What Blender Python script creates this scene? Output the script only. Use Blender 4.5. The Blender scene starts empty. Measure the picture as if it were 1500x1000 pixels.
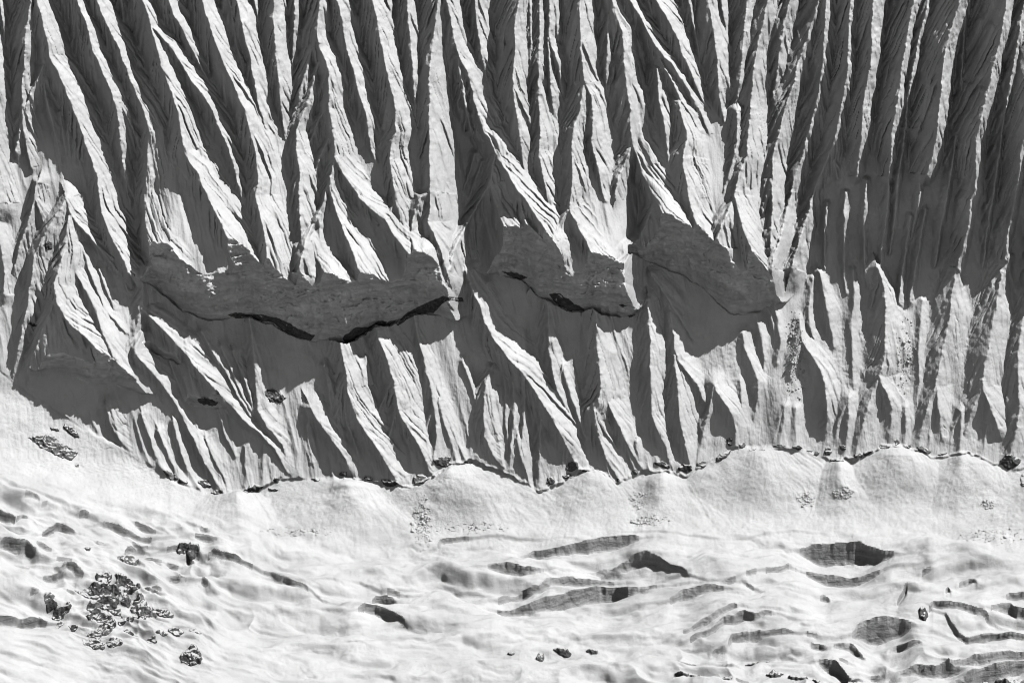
import bpy, math, random
import numpy as np

# ------------------------------------------------------------------ camera, sky, sun, exposure
PHI = math.radians(30.0)          # the telephoto looks 30 degrees down at the face
D0 = 2500.0                       # metres from camera to the middle of the face
MPP = 0.30                        # metres on the face per unit of the survey grid (1500 x 1000 units)
scene = bpy.context.scene
col = scene.collection
FWD = np.array([0.0, math.cos(PHI), -math.sin(PHI)])
UPV = np.array([0.0, math.sin(PHI), math.cos(PHI)])
RGT = np.array([1.0, 0.0, 0.0])
CAM = -FWD * D0
cd = bpy.data.cameras.new("camera")
cd.sensor_width = 36.0
cd.lens = 36.0 * D0 / (1500 * MPP)
cd.clip_start = 10.0
cd.clip_end = 20000.0
cam = bpy.data.objects.new("camera", cd)
col.objects.link(cam)
cam.location = CAM
cam.rotation_euler = (math.pi / 2 - PHI, 0.0, 0.0)
scene.camera = cam

SUN = np.array([0.500, 0.030, 0.870]); SUN /= np.linalg.norm(SUN)
elev = math.asin(SUN[2])
world = bpy.data.worlds.new("World")
scene.world = world
world.use_nodes = True
wn = world.node_tree.nodes; wl = world.node_tree.links
sky = wn.new("ShaderNodeTexSky")
sky.sky_type = 'NISHITA'
sky.sun_disc = False
sky.sun_elevation = elev
sky.sun_rotation = math.atan2(SUN[0], SUN[1])
sky.altitude = 4500
bw = wn.new("ShaderNodeRGBToBW")          # a black-and-white photograph: the sky carries no hue
bg = wn["Background"]
wl.new(sky.outputs[0], bw.inputs[0]); wl.new(bw.outputs[0], bg.inputs[0])
bg.inputs[1].default_value = 0.085
sd = bpy.data.lights.new("sun", 'SUN')
sd.energy = 4.0
sd.angle = math.radians(0.5)
sd.color = (1.0, 1.0, 1.0)
sun = bpy.data.objects.new("sun", sd)
col.objects.link(sun)
from mathutils import Vector
sun.rotation_euler = Vector(SUN).to_track_quat('Z', 'Y').to_euler()
sun.location = (300, 0, 600)
vs = scene.view_settings
vs.view_transform = 'Standard'; vs.look = 'None'; vs.exposure = 0.3; vs.gamma = 1.0
vs.use_curve_mapping = False
scene.cycles.max_bounces = 5
scene.cycles.diffuse_bounces = 0
scene.cycles.use_denoising = True
scene.cycles.filter_width = 1.0
rng = np.random.default_rng(7)
random.seed(7)

# ------------------------------------------------------------------ materials
def mat_new(name):
    m = bpy.data.materials.new(name); m.use_nodes = True
    nt = m.node_tree
    return m, nt, nt.nodes, nt.links, nt.nodes["Principled BSDF"]

def noise(nodes, links, co, scale, detail=4.0, rough=0.55, stretch=None):
    if stretch:
        mp = nodes.new("ShaderNodeMapping"); mp.inputs['Scale'].default_value = stretch
        links.new(co, mp.inputs[0]); co = mp.outputs[0]
    n = nodes.new("ShaderNodeTexNoise")
    n.inputs['Scale'].default_value = scale; n.inputs['Detail'].default_value = detail
    n.inputs['Roughness'].default_value = rough
    links.new(co, n.inputs['Vector'])
    return n.outputs[0]

def ramp(nodes, links, fac, stops):
    r = nodes.new("ShaderNodeValToRGB")
    e = r.color_ramp.elements
    while len(e) < len(stops): e.new(0.5)
    for k, (p, v) in enumerate(stops):
        e[k].position = p; e[k].color = (v, v, v, 1)
    links.new(fac, r.inputs[0])
    return r.outputs[0]

def bump(nodes, links, bsdf, hts):
    prev = None
    for h, s, d in hts:
        b = nodes.new("ShaderNodeBump")
        b.inputs['Strength'].default_value = s; b.inputs['Distance'].default_value = d
        links.new(h, b.inputs['Height'])
        if prev: links.new(prev, b.inputs['Normal'])
        prev = b.outputs[0]
    links.new(prev, bsdf.inputs['Normal'])

def snow_material(name, lo, hi, coarse):
    m, nt, N, L, b = mat_new(name)
    co = N.new("ShaderNodeTexCoord").outputs['Object']
    big = noise(N, L, co, 0.05, 8, 0.68)
    L.new(ramp(N, L, big, [(0.28, lo), (0.62, hi)]), b.inputs['Base Color'])
    b.inputs['Roughness'].default_value = 0.75
    b.inputs['Specular IOR Level'].default_value = 0.15
    g = noise(N, L, co, 0.55, 6, 0.65)
    f = noise(N, L, co, 2.2, 4, 0.65)
    bump(N, L, b, [(g, 0.7, coarse * 1.3), (f, 0.5, coarse * 0.5)])
    return m

def ice_material(name, lo, hi, zs):
    m, nt, N, L, b = mat_new(name)
    co = N.new("ShaderNodeTexCoord").outputs['Object']
    lay = noise(N, L, co, 0.35, 6, 0.7, (0.10, 0.10, zs))
    pat = noise(N, L, co, 0.12, 6, 0.7)
    mx = N.new("ShaderNodeMath"); mx.operation = 'ADD'
    L.new(lay, mx.inputs[0]); L.new(pat, mx.inputs[1])
    hf = N.new("ShaderNodeMath"); hf.operation = 'MULTIPLY'; hf.inputs[1].default_value = 0.5
    L.new(mx.outputs[0], hf.inputs[0])
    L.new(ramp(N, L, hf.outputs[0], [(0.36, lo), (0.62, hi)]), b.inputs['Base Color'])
    b.inputs['Roughness'].default_value = 0.6
    b.inputs['Specular IOR Level'].default_value = 0.25
    g = noise(N, L, co, 0.5, 8, 0.75)
    vo = N.new('ShaderNodeTexVoronoi'); vo.feature = 'DISTANCE_TO_EDGE'; vo.inputs['Scale'].default_value = 0.22
    L.new(co, vo.inputs['Vector'])
    bump(N, L, b, [(lay, 0.8, 0.8), (g, 0.8, 0.7), (vo.outputs[0], 0.6, 0.9)])
    return m

def rock_material(name, lo, hi):
    m, nt, N, L, b = mat_new(name)
    co = N.new("ShaderNodeTexCoord").outputs['Object']
    a = noise(N, L, co, 0.45, 8, 0.72)
    rc = ramp(N, L, a, [(0.32, lo), (0.68, hi)])
    # snow lies on the flatter ledges
    geo = N.new("ShaderNodeNewGeometry"); sp = N.new("ShaderNodeSeparateXYZ")
    L.new(geo.outputs['Normal'], sp.inputs[0])
    n2 = noise(N, L, co, 0.55, 3, 0.55)
    ad = N.new("ShaderNodeMath"); ad.operation = 'MULTIPLY_ADD'; ad.inputs[1].default_value = 0.5
    L.new(n2, ad.inputs[0])
    mu = N.new('ShaderNodeMath'); mu.operation = 'MULTIPLY'; mu.inputs[1].default_value = 0.88
    L.new(sp.outputs[2], mu.inputs[0]); L.new(mu.outputs[0], ad.inputs[2])
    mask = ramp(N, L, ad.outputs[0], [(0.95, 0.0), (0.985, 1.0)])
    mixn = N.new("ShaderNodeMix"); mixn.data_type = 'RGBA'
    L.new(mask, mixn.inputs['Factor']); L.new(rc, mixn.inputs[6]); mixn.inputs[7].default_value = (0.6, 0.6, 0.6, 1)
    L.new(mixn.outputs[2], b.inputs['Base Color'])
    b.inputs['Roughness'].default_value = 0.9
    b.inputs['Specular IOR Level'].default_value = 0.05
    v = N.new("ShaderNodeTexVoronoi"); v.inputs['Scale'].default_value = 0.8
    L.new(co, v.inputs['Vector'])
    bump(N, L, b, [(v.outputs[0], 0.7, 0.6), (a, 0.8, 0.8)])
    return m

M_SNOW = snow_material("wind_packed_snow", 0.49, 0.64, 0.34)
M_GLAC = M_SNOW
def flute_material(name, lo, hi):
    """snow of the wall: fine runnels run down the slope"""
    m, nt, N, L, b = mat_new(name)
    co = N.new("ShaderNodeTexCoord").outputs['Object']
    def dot(v):
        d = N.new("ShaderNodeVectorMath"); d.operation = 'DOT_PRODUCT'; d.inputs[1].default_value = v
        L.new(co, d.inputs[0]); return d.outputs['Value']
    cx = N.new("ShaderNodeCombineXYZ")
    L.new(dot((1.0, 0, 0)), cx.inputs[0]); L.new(dot((0, -0.848 * 0.6, 0.53 * 0.6)), cx.inputs[1]); L.new(dot((0.08, 0.53 * 0.16, 0.848 * 0.16)), cx.inputs[2])
    run = noise(N, L, cx.outputs[0], 0.85, 4, 0.6)
    fine = noise(N, L, co, 1.1, 5, 0.65)
    big = noise(N, L, co, 0.05, 8, 0.68)
    L.new(ramp(N, L, big, [(0.28, lo), (0.62, hi)]), b.inputs['Base Color'])
    b.inputs['Roughness'].default_value = 0.75
    b.inputs['Specular IOR Level'].default_value = 0.15
    bump(N, L, b, [(run, 0.7, 0.55), (fine, 0.5, 0.3)])
    return m
M_FLUTE = flute_material("fluted_snow", 0.50, 0.64)
M_CLIFF = ice_material("layered_ice", 0.52, 0.94, 1.1)  # ice colour raised very pale, standing in for light bounced off the glacier
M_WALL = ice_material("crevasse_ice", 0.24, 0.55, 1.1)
M_ROCK = rock_material("dark_rock", 0.045, 0.19)
M_GREY = rock_material("grey_rock", 0.10, 0.26)

# ------------------------------------------------------------------ survey of the face (grid units: x right, y down)
# crest lines of the snow flutings, from the top down: (crest heights along the line, points[, left slope, right slope])
RIDGES = [
 ((30, 34, 34), [(-32,-20),(-18,60),(-10,120),(-12,200),(-6,260),(-2,300)]),
 ((14, 14, 4), [(0,-20),(3,20),(7,45),(7,66)]),
 ((36, 36, 30, 8), [(53,-20),(48,10),(42,50),(39,100),(36,130),(35,180),(39,215),(45,245)]),
 ((40, 42, 40, 34, 30, 26, 18), [(52,-20),(66,32),(72,62),(76,88),(92,115),(110,165),(124,200),(131,224),(146,262),(147,282),(152,315),(162,342),(178,375),(192,402)]),
 ((28, 26, 14), [(74,72),(66,98),(57,120),(45,147),(33,180),(24,222)]),
 ((22, 18, 3), [(64,105),(70,145),(82,195),(91,238)]),
 ((9, 9, 2), [(88,165),(94,198),(98,228)]), ((9, 9, 2), [(100,175),(102,205),(104,228)]), ((8, 8, 2), [(110,195),(111,218),(112,240)]),
 ((40, 42, 40, 30, 2), [(109,-20),(122,22),(134,52),(140,78),(155,112),(167,140),(175,165),(177,200),(181,236),(187,275),(191,302)]),
 ((32, 26, 4), [(172,138),(184,165),(200,200),(213,238)]),
 ((38, 40, 38, 34, 30, 24, 16), [(136,-20),(152,22),(165,50),(177,75),(188,105),(200,135),(212,165),(221,195),(219,240),(217,265),(213,288),(215,312),(218,345),(226,370),(240,390),(248,405)]),
 ((28, 26, 3), [(168,-20),(178,0),(183,28),(183,52)]), ((12, 3), [(199,-20),(200,20),(201,56)]),
 ((40, 40, 38, 34, 28, 20), [(203,-20),(220,25),(226,50),(235,80),(242,105),(248,122),(256,142),(265,170),(270,200),(274,228),(283,243),(294,256),(303,280),(318,312),(331,340),(346,367),(372,405)]),
 ((36, 34, 32, 26, 3), [(226,44),(245,65),(258,80),(270,100),(285,125),(300,145),(309,158),(320,180),(329,202),(338,222),(346,246),(353,272),(359,309)]),
 ((40, 38, 28, 3), [(240,-20),(255,20),(268,45),(280,70),(292,92),(303,115),(318,142)]),
 ((24, 22, 2), [(281,-20),(290,30),(297,60),(304,94)]),
 ((40, 42, 42, 38, 36, 32, 30), [(291,-20),(303,20),(315,55),(325,82),(338,112),(350,138),(362,165),(371,200),(379,232),(382,265),(378,291),(381,305),(386,325),(392,350),(396,380),(398,415)]),
 ((28, 28, 24, 3), [(334,-20),(343,30),(350,75),(358,110),(364,140),(371,156)]),
 ((36, 38, 34, 22, 2), [(341,-20),(355,28),(362,60),(371,95),(376,125),(381,150),(388,180),(396,207),(406,236)]),
 ((18, 16, 2), [(370,-20),(376,15),(381,45),(383,58)]),
 ((34, 34, 32, 22, 2), [(405,-20),(404,25),(406,60),(408,95),(410,125),(414,155),(418,185),(420,206)]),
 ((24, 24, 20, 2), [(433,-20),(433,20),(432,45),(430,70),(429,112)]),
 ((42, 44, 44, 40, 36, 34), [(472,-20),(470,20),(467,50),(471,76),(480,95),(484,115),(484,140),(484,165),(488,188),(493,215),(493,236)]),
 ((34, 28, 26, 22, 14), [(493,236),(486,265),(486,285),(495,315),(504,340),(518,370),(530,400),(543,435)]),
 ((34, 32, 30, 24, 14), [(493,236),(505,258),(517,278),(531,298),(546,312),(566,326),(580,350),(600,375),(616,398),(640,427)]),
 ((32, 30, 24, 3), [(468,48),(456,85),(447,120),(440,150),(428,190)]),
 ((34, 28, 26, 30, 30, 28, 3), [(473,85),(466,105),(459,130),(455,150),(445,170),(438,195),(437,230),(442,258),(441,275),(442,305),(444,340),(444,382)]),
 ((26, 20, 6), [(484,150),(474,172),(462,195),(454,220)]), ((26, 18, 5), [(488,192),(479,217),(468,242),(460,274)]),
 ((28, 24, 20, 16, 12), [(486,266),(478,295),(464,325),(453,350),(446,380),(440,404)]),
 ((18, 20, 18, 10), [(458,352),(465,380),(478,402),(501,447)]),
 ((16, 14, 2), [(479,15),(487,45),(496,78),(504,110)]),
 ((36, 38, 36, 32, 20, 2), [(486,-20),(500,22),(505,45),(509,70),(517,98),(523,122),(528,145),(537,170),(541,200),(545,222),(551,240)]),
 ((38, 40, 40, 36, 32, 28, 4), [(539,-20),(549,12),(554,38),(558,60),(563,82),(567,100),(571,120),(577,145),(580,170),(581,198),(575,214),(573,236),(576,262),(580,298),(588,325),(595,365)]),
 ((22, 18, 10), [(580,298),(572,318),(568,342)]),
 ((22, 20, 2), [(565,-20),(570,10),(574,42)]),
 ((30, 32, 30, 3), [(596,-20),(600,30),(603,70),(606,105),(608,135),(610,172),(608,195)]),
 ((42, 42, 40, 38, 34, 32), [(645,-20),(641,20),(638,45),(635,72),(632,100),(630,125),(631,150),(630,180),(631,210),(631,240),(631,285)]),
 ((32, 28, 26, 18), [(631,285),(632,310),(629,330),(640,352),(650,380),(657,408)]),
 ((28, 20, 12), [(630,286),(617,293),(609,312),(604,350)]), ((14, 12, 3), [(603,350),(611,372),(619,398)]),
 ((44, 44, 44, 40, 40, 38, 34, 26, 6), [(648,-20),(658,22),(664,50),(668,70),(674,88),(684,108),(691,128),(694,150),(699,163),(703,180),(708,198),(717,207),(723,222),(729,237),(742,257),(755,280),(766,294),(781,316),(795,335),(804,362)]),
 ((42, 36, 32, 20), [(673,86),(675,112),(679,132),(681,152),(685,172),(689,192)]),
 ((36, 34, 30, 24, 18, 12), [(724,232),(721,258),(717,273),(700,300),(684,330),(672,355),(664,380),(657,404)]),
 ((32, 28, 22, 14), [(719,272),(725,300),(733,322),(742,343),(752,360),(762,374)]),
 ((26, 22, 18, 12), [(759,291),(765,312),(772,335),(780,362),(789,394)]),
 ((16, 14, 4), [(697,228),(690,250),(680,280)]), ((14, 12, 3), [(706,240),(698,265),(688,292)]),
 ((34, 34, 28, 3), [(698,-20),(696,15),(700,45),(703,68),(707,95),(713,120),(720,148)]),
 ((38, 38, 38, 38, 34, 22, 3), [(765,-20),(760,5),(756,22),(753,45),(755,70),(753,100),(751,118),(750,137),(753,155),(758,180),(761,197),(765,228),(769,256)]),
 ((30, 22, 5), [(757,22),(746,45),(737,66),(732,95)]),
 ((24, 24, 20, 2), [(773,-20),(777,15),(778,50),(778,90),(780,130),(780,148)]),
 ((32, 32, 32, 28, 26, 22, 3), [(790,-20),(790,40),(790,90),(789,130),(790,165),(791,200),(788,228),(794,255),(800,282),(805,305),(808,328)]),
 ((30, 28, 24, 3), [(806,-20),(804,25),(804,55),(808,75),(817,100),(822,130),(824,152)]),
 ((28, 26, 20, 2), [(803,60),(803,85),(804,105),(806,130),(809,155),(812,188)]),
 ((24, 22, 2), [(811,-20),(813,30),(818,60),(821,96)]),
 ((44, 44, 42, 38), [(853,-20),(849,10),(848,45),(849,70),(852,95),(854,115),(856,128)]),
 ((36, 34, 36, 36, 32), [(855,128),(851,150),(847,172),(838,195),(837,220),(838,250),(837,275),(834,300),(834,312)]),
 ((34, 30, 26, 18, 12), [(834,312),(845,335),(856,357),(869,382),(885,402),(898,424)]),
 ((30, 26, 20, 12), [(834,308),(825,320),(815,337),(805,360),(796,383),(789,397)]),
 ((36, 30, 28, 22, 3), [(856,128),(864,145),(866,165),(867,185),(866,210),(868,228),(876,252),(881,280),(885,298)]),
 ((30, 30, 28, 3), [(890,-20),(890,40),(889,85),(887,115),(891,152)]),
 ((40, 42, 42, 42, 40, 36, 26, 12), [(891,-20),(901,25),(910,52),(913,78),(915,105),(916,130),(921,160),(923,185),(926,213),(932,232),(936,250),(947,275),(957,295),(968,318),(982,337),(996,353),(1013,374)]),
 ((36, 30, 24, 14), [(926,213),(916,235),(905,265),(900,292)]),
 ((30, 26, 18, 10), [(957,297),(945,330),(932,355),(918,380),(905,402)]),
 ((38, 38, 38, 32, 26, 18, 2), [(908,-20),(922,5),(933,25),(945,47),(958,68),(968,85),(983,100),(995,120),(1008,140),(1018,158),(1030,180),(1039,200)]),
 ((26, 24, 20, 12), [(961,76),(967,95),(980,118),(988,135),(997,152),(1012,175),(1022,194)]),
 ((38, 38, 34, 26, 2), [(947,-20),(958,5),(970,22),(982,46),(992,65),(1000,88),(1010,110),(1018,130),(1027,150),(1037,172)]),
 ((24, 24, 20, 3), [(961,105),(962,135),(966,160),(972,188),(976,212),(978,242)]),
 ((24, 30, 38, 36, 30, 24, 16), [(993,155),(996,172),(1002,195),(1004,212),(998,232),(998,250),(1003,272),(1007,298),(1014,322),(1022,345),(1033,370),(1043,397)]),
 ((24, 22, 14, 2), [(1005,-20),(1011,20),(1017,50),(1022,80),(1027,122)]),
 ((38, 38, 36, 30, 3), [(1033,-20),(1038,20),(1042,45),(1046,70),(1050,98),(1051,125),(1051,140),(1054,160),(1060,182)]),
 ((24, 22, 2), [(1051,-20),(1056,15),(1061,38),(1067,70)]),
 ((34, 34, 32, 26, 2), [(1095,-20),(1092,15),(1089,40),(1087,70),(1084,100),(1082,125),(1079,145),(1072,168)]),
 ((38, 38, 36, 34, 32, 30, 26, 18), [(1126,-20),(1121,10),(1117,35),(1111,60),(1106,82),(1103,100),(1100,125),(1098,150),(1096,178),(1094,202),(1092,230),(1083,252),(1076,275),(1074,290),(1077,308),(1083,335),(1090,355),(1100,378),(1113,404)]),
 ((24, 22, 18, 2), [(1078,165),(1077,190),(1077,215),(1073,235),(1066,258),(1058,285)]),
 ((24, 18, 10), [(1074,293),(1063,315),(1052,336),(1046,362)]),
 ((34, 34, 30, 2), [(1159,-20),(1150,25),(1145,55),(1140,85),(1136,115),(1132,140),(1126,157)]),
 ((38, 38, 36, 34, 30, 26, 8), [(1206,-20),(1196,10),(1187,35),(1180,60),(1172,82),(1166,105),(1160,128),(1152,150),(1145,175),(1140,200),(1133,220),(1130,240),(1130,265),(1128,300),(1128,335),(1126,367)]),
 ((40, 40, 38, 36, 34, 30, 24, 14), [(1209,-20),(1206,20),(1204,55),(1202,85),(1200,110),(1196,140),(1191,165),(1185,190),(1180,205),(1172,235),(1163,260),(1158,285),(1150,310),(1145,335),(1138,360),(1130,382),(1127,397)]),
 ((40, 40, 38, 36, 30, 26, 16), [(1243,-20),(1241,30),(1239,70),(1238,105),(1234,125),(1230,148),(1226,170),(1222,195),(1216,220),(1205,247),(1195,270),(1185,305),(1177,330),(1170,350),(1158,395)]),
 ((20, 18, 8), [(1217,214),(1218,236),(1225,264)]),
 ((44, 44, 42, 40, 36, 22), [(1278,-20),(1274,10),(1271,45),(1271,75),(1269,105),(1264,130),(1260,155),(1258,185),(1257,210),(1254,235),(1251,262)]),
 ((38, 38, 36, 26), [(1337,-20),(1330,20),(1322,55),(1318,85),(1312,115),(1309,150),(1304,175),(1300,205),(1298,262)]),
 ((30, 30, 28, 20), [(1358,-20),(1348,30),(1340,60),(1335,90),(1328,120),(1322,150),(1321,192)]),
 ((34, 34, 24), [(1386,-20),(1376,35),(1368,70),(1360,110),(1350,150),(1340,195)]),
 ((46, 46, 46, 44, 36), [(1406,-20),(1396,15),(1388,40),(1380,65),(1375,88),(1371,112),(1369,135),(1366,160),(1363,190),(1362,215),(1357,240),(1351,262)]),
 ((24, 24, 18, 8), [(1408,-20),(1407,10),(1405,60),(1402,110),(1399,150),(1397,180),(1393,210)]),
 ((48, 48, 46, 44, 42, 34, 28), [(1468,-20),(1460,15),(1456,45),(1450,78),(1444,105),(1438,135),(1431,160),(1424,190),(1419,215),(1420,240),(1423,265),(1421,285),(1415,300),(1413,330),(1407,362),(1399,393)]),
 ((36, 36, 34, 20), [(1496,-20),(1488,20),(1482,50),(1478,80),(1472,110),(1467,140),(1462,170),(1458,212)]),
 ((48, 48, 46, 42, 36, 30), [(1540,-20),(1512,80),(1500,130),(1493,170),(1489,205),(1485,235),(1484,262),(1479,290),(1477,315),(1472,345),(1470,382)]),
 ((52, 52, 48, 40), [(1572,-20),(1552,120),(1534,250),(1520,360),(1512,440)]),
 ((56, 56, 46), [(1640,-20),(1610,160),(1590,330),(1575,520)]), ((60, 60, 46), [(1710,-20),(1680,200),(1660,420),(1655,560)]),
 # middle tier, left
 ((18, 20, 16), [(-14,300),(0,345),(5,380),(8,402),(6,430)]),
 ((22, 24, 18, 8), [(56,268),(51,292),(43,325),(34,350),(27,375),(20,402)]), ((22, 16, 5), [(52,292),(60,311),(67,333)]),
 ((28, 32, 30, 30, 26, 22, 8), [(98,292),(80,325),(64,352),(53,375),(49,400),(44,425),(42,450),(35,475),(32,495),(27,514),(20,548)]),
 ((28, 26, 18, 6), [(98,292),(105,312),(118,332),(135,350),(150,367),(165,385),(178,402),(190,427)]),
 ((26, 32, 38, 40, 36, 28, 18), [(104,316),(101,340),(97,370),(90,395),(84,420),(88,445),(98,466),(112,482),(127,493),(142,507),(153,522),(165,538),(182,556)], 1.4, 0.75),
 ((28, 26, 18), [(86,436),(73,468),(61,494),(50,520),(43,546)]),
 ((16, 20, 20, 14), [(112,398),(126,425),(144,455),(153,485),(166,515),(183,551)], 1.0, 0.7),
 ((12, 16, 12, 3), [(122,362),(132,395),(145,425),(155,450),(170,470),(187,488)]), ((10, 12, 3), [(147,395),(158,425),(170,454)]),
 ((18, 26, 28, 28, 26, 22, 18, 12, 6), [(218,392),(211,412),(211,432),(209,452),(222,467),(240,482),(256,500),(270,515),(285,535),(300,550),(318,572),(337,592),(357,613),(382,637),(402,657),(422,692)]),
 ((22, 16, 6), [(209,455),(201,480),(197,502)]),
 ((16, 24, 24, 20, 12), [(208,488),(201,512),(204,523),(220,542),(236,560),(248,578),(259,593)]),
 ((9, 9, 4), [(236,528),(250,560),(263,592)]), ((9, 9, 4), [(250,530),(261,560),(271,592)]), ((9, 9, 4), [(262,534),(271,560),(279,590)]), ((9, 9, 4), [(275,538),(283,562),(289,588)]),
 # lower tier
 ((18, 20, 14, 4), [(157,597),(160,615),(166,630),(178,645),(191,660)]), ((9, 9, 2), [(134,611),(140,628),(149,647)]),
 ((8, 10, 9), [(209,608),(220,645),(235,685),(245,698)]), ((9, 11, 9), [(232,632),(248,668),(262,700),(270,708)]),
 ((10, 13, 12), [(255,618),(263,655),(275,685),(290,714)]), ((12, 15, 15, 14), [(258,588),(272,620),(290,655),(305,685),(322,717)]),
 ((8, 11, 10), [(300,642),(318,680),(330,700),(332,719)]), ((6, 7, 3), [(318,600),(330,635),(346,668)]), ((5, 7, 6), [(360,655),(361,690),(361,716)]), ((5, 7, 6), [(386,645),(386,680),(384,712)]), ((5, 7, 6), [(399,680),(402,700),(408,706)]),
 ((12, 15, 12), [(296,486),(312,515),(328,540),(340,562),(352,583),(367,608)]), ((12, 16, 10), [(325,508),(340,545),(355,575),(365,595),(373,604)]),
 ((12, 15, 10), [(342,515),(352,540),(362,565),(368,585),(374,604)]),
 ((20, 22, 22, 20, 18, 4), [(366,462),(370,495),(372,520),(374,550),(376,575),(380,600),(392,625),(405,640),(415,652),(419,666)]),
 ((24, 24, 20, 16), [(455,596),(465,615),(480,635),(495,655),(507,672),(513,688)]), ((12, 10, 6), [(454,600),(450,625),(452,650),(457,676)]),
 ((14, 16, 4), [(475,538),(480,560),(482,580),(486,604)]),
 ((30, 36, 38, 36, 32, 26, 18), [(497,472),(500,500),(503,525),(508,545),(509,570),(515,590),(525,615),(540,640),(555,660),(570,685),(583,707)]),
 ((28, 34, 34, 32, 28, 22, 16), [(552,478),(557,500),(566,520),(572,540),(578,560),(581,585),(585,602),(595,620),(610,645),(622,670),(631,692)]), ((20, 14, 5), [(584,603),(575,622),(568,645)]),
 ((10, 15, 16, 16, 14), [(606,460),(612,490),(622,530),(630,565),(635,590),(640,620),(638,650),(634,690)]),
 ((14, 26, 26, 22, 10), [(718,540),(712,560),(709,590),(708,615),(709,640),(715,655),(725,670),(736,682)]),
 ((28, 36, 38, 38, 36, 30, 20), [(682,398),(690,420),(703,448),(711,475),(726,502),(745,525),(768,550),(786,577),(803,605),(820,635),(836,663),(848,687)], 1.35, 0.85),
 ((14, 16, 10), [(712,417),(722,445),(733,470),(747,494)]),
 ((10, 13, 12), [(751,552),(754,600),(750,640),(747,687)]), ((10, 13, 12), [(769,572),(768,610),(764,655),(772,694)]), ((10, 15, 14), [(793,597),(791,640),(790,690),(790,716)]), ((5, 9, 8), [(822,645),(825,670),(822,702)]), ((5, 7, 4), [(735,530),(738,560),(740,600),(742,642)]),
 ((18, 20, 22, 20, 16, 4), [(797,418),(803,450),(804,480),(805,520),(810,550),(818,575),(828,595),(841,617)]),
 ((30, 38, 40, 38, 32, 28, 20, 12), [(870,450),(873,480),(876,515),(879,550),(880,572),(876,590),(869,602),(869,618),(876,640),(886,665),(896,685),(906,707)]),
 ((22, 22, 20, 14), [(880,572),(895,598),(908,625),(918,650),(930,670),(939,684)]),
 ((22, 28, 28, 26, 22, 14), [(948,440),(950,470),(952,500),(952,540),(953,580),(955,610),(965,635),(975,655),(983,682)]), ((7, 9, 3), [(966,455),(967,490),(964,525)]),
 ((18, 22, 20, 6), [(954,403),(970,425),(985,450),(998,470),(1010,490),(1016,497)]),
 ((14, 22, 22, 14), [(975,430),(983,460),(986,490),(987,510),(993,530),(1003,540),(1020,562),(1031,588)]),
 ((18, 28, 30, 28, 22, 14), [(987,520),(990,545),(993,580),(995,610),(1000,640),(1005,660),(1011,684)]),
 ((22, 26, 24, 20, 14), [(1046,563),(1051,575),(1060,590),(1070,605),(1077,625),(1077,650)]), ((22, 18, 12, 8), [(1046,565),(1038,605),(1028,640),(1022,684)]),
 ((14, 17, 16, 3), [(1088,488),(1092,510),(1098,525),(1105,545),(1112,560),(1110,585),(1104,612)]), ((12, 15, 4), [(1107,462),(1114,490),(1118,520),(1120,548)]), ((8, 9, 3), [(1124,448),(1130,470),(1136,502)]), ((10, 13, 4), [(1132,443),(1140,470),(1142,500),(1138,532)]),
 ((12, 26, 26, 22, 12), [(1172,468),(1173,500),(1181,511),(1192,528),(1200,545),(1207,565),(1210,590),(1212,616),(1208,628)]), ((22, 16, 6), [(1173,500),(1165,520),(1156,552)]),
 ((13, 15, 5), [(1190,408),(1185,450),(1187,480),(1195,510),(1206,537)]), ((16, 19, 6), [(1199,400),(1208,440),(1215,470),(1220,508)]),
 ((11, 13, 12, 4), [(1250,395),(1250,440),(1247,470),(1248,510),(1249,545),(1250,568)]),
 ((28, 32, 32, 32, 28, 22, 14), [(1284,392),(1292,420),(1295,450),(1295,480),(1295,510),(1292,535),(1286,550),(1291,565),(1300,580),(1306,600),(1302,636)]), ((26, 20, 12), [(1287,550),(1272,590),(1258,640),(1252,672)]),
 ((7, 9, 8, 3), [(1350,440),(1348,480),(1345,520),(1346,560),(1342,595)]),
 ((28, 30, 30, 30, 26, 20, 12), [(1408,368),(1398,395),(1394,425),(1390,455),(1386,480),(1378,515),(1373,545),(1369,565),(1375,600),(1379,640)]), ((24, 18, 10), [(1369,565),(1358,595),(1348,630),(1345,658)]),
 ((30, 34, 34, 34, 30, 20), [(1476,378),(1467,400),(1460,430),(1457,455),(1448,490),(1443,520),(1437,560),(1437,570),(1449,595),(1461,628)]), ((28, 20, 12), [(1437,568),(1421,600),(1412,634)]),
 ((26, 28, 26, 18), [(1506,430),(1494,480),(1489,520),(1490,560),(1492,600),(1485,640),(1478,668)]),
 ((20, 18, 16, 8), [(1298,255),(1296,300),(1292,350),(1288,398)]), ((18, 18, 16, 6), [(1321,185),(1314,250),(1308,310),(1303,372)]), ((20, 20, 18, 8), [(1394,205),(1384,270),(1376,330),(1368,392)]),
 ((22, 20, 16, 6), [(1459,205),(1452,270),(1444,330),(1438,392)]), ((14, 16, 14, 5), [(1236,285),(1233,340),(1235,390),(1238,428)]), ((16, 16, 14, 5), [(1266,268),(1262,320),(1264,370),(1270,420)]), ((16, 16, 14, 6), [(1345,255),(1340,300),(1333,350)]), ((14, 15, 8), [(1210,300),(1206,340),(1208,392)]),
 ((12, 14, 10), [(1330,320),(1325,370),(1320,400),(1315,445)]), ((12, 14, 10), [(1352,312),(1345,360),(1338,400),(1331,442)]),
]

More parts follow.
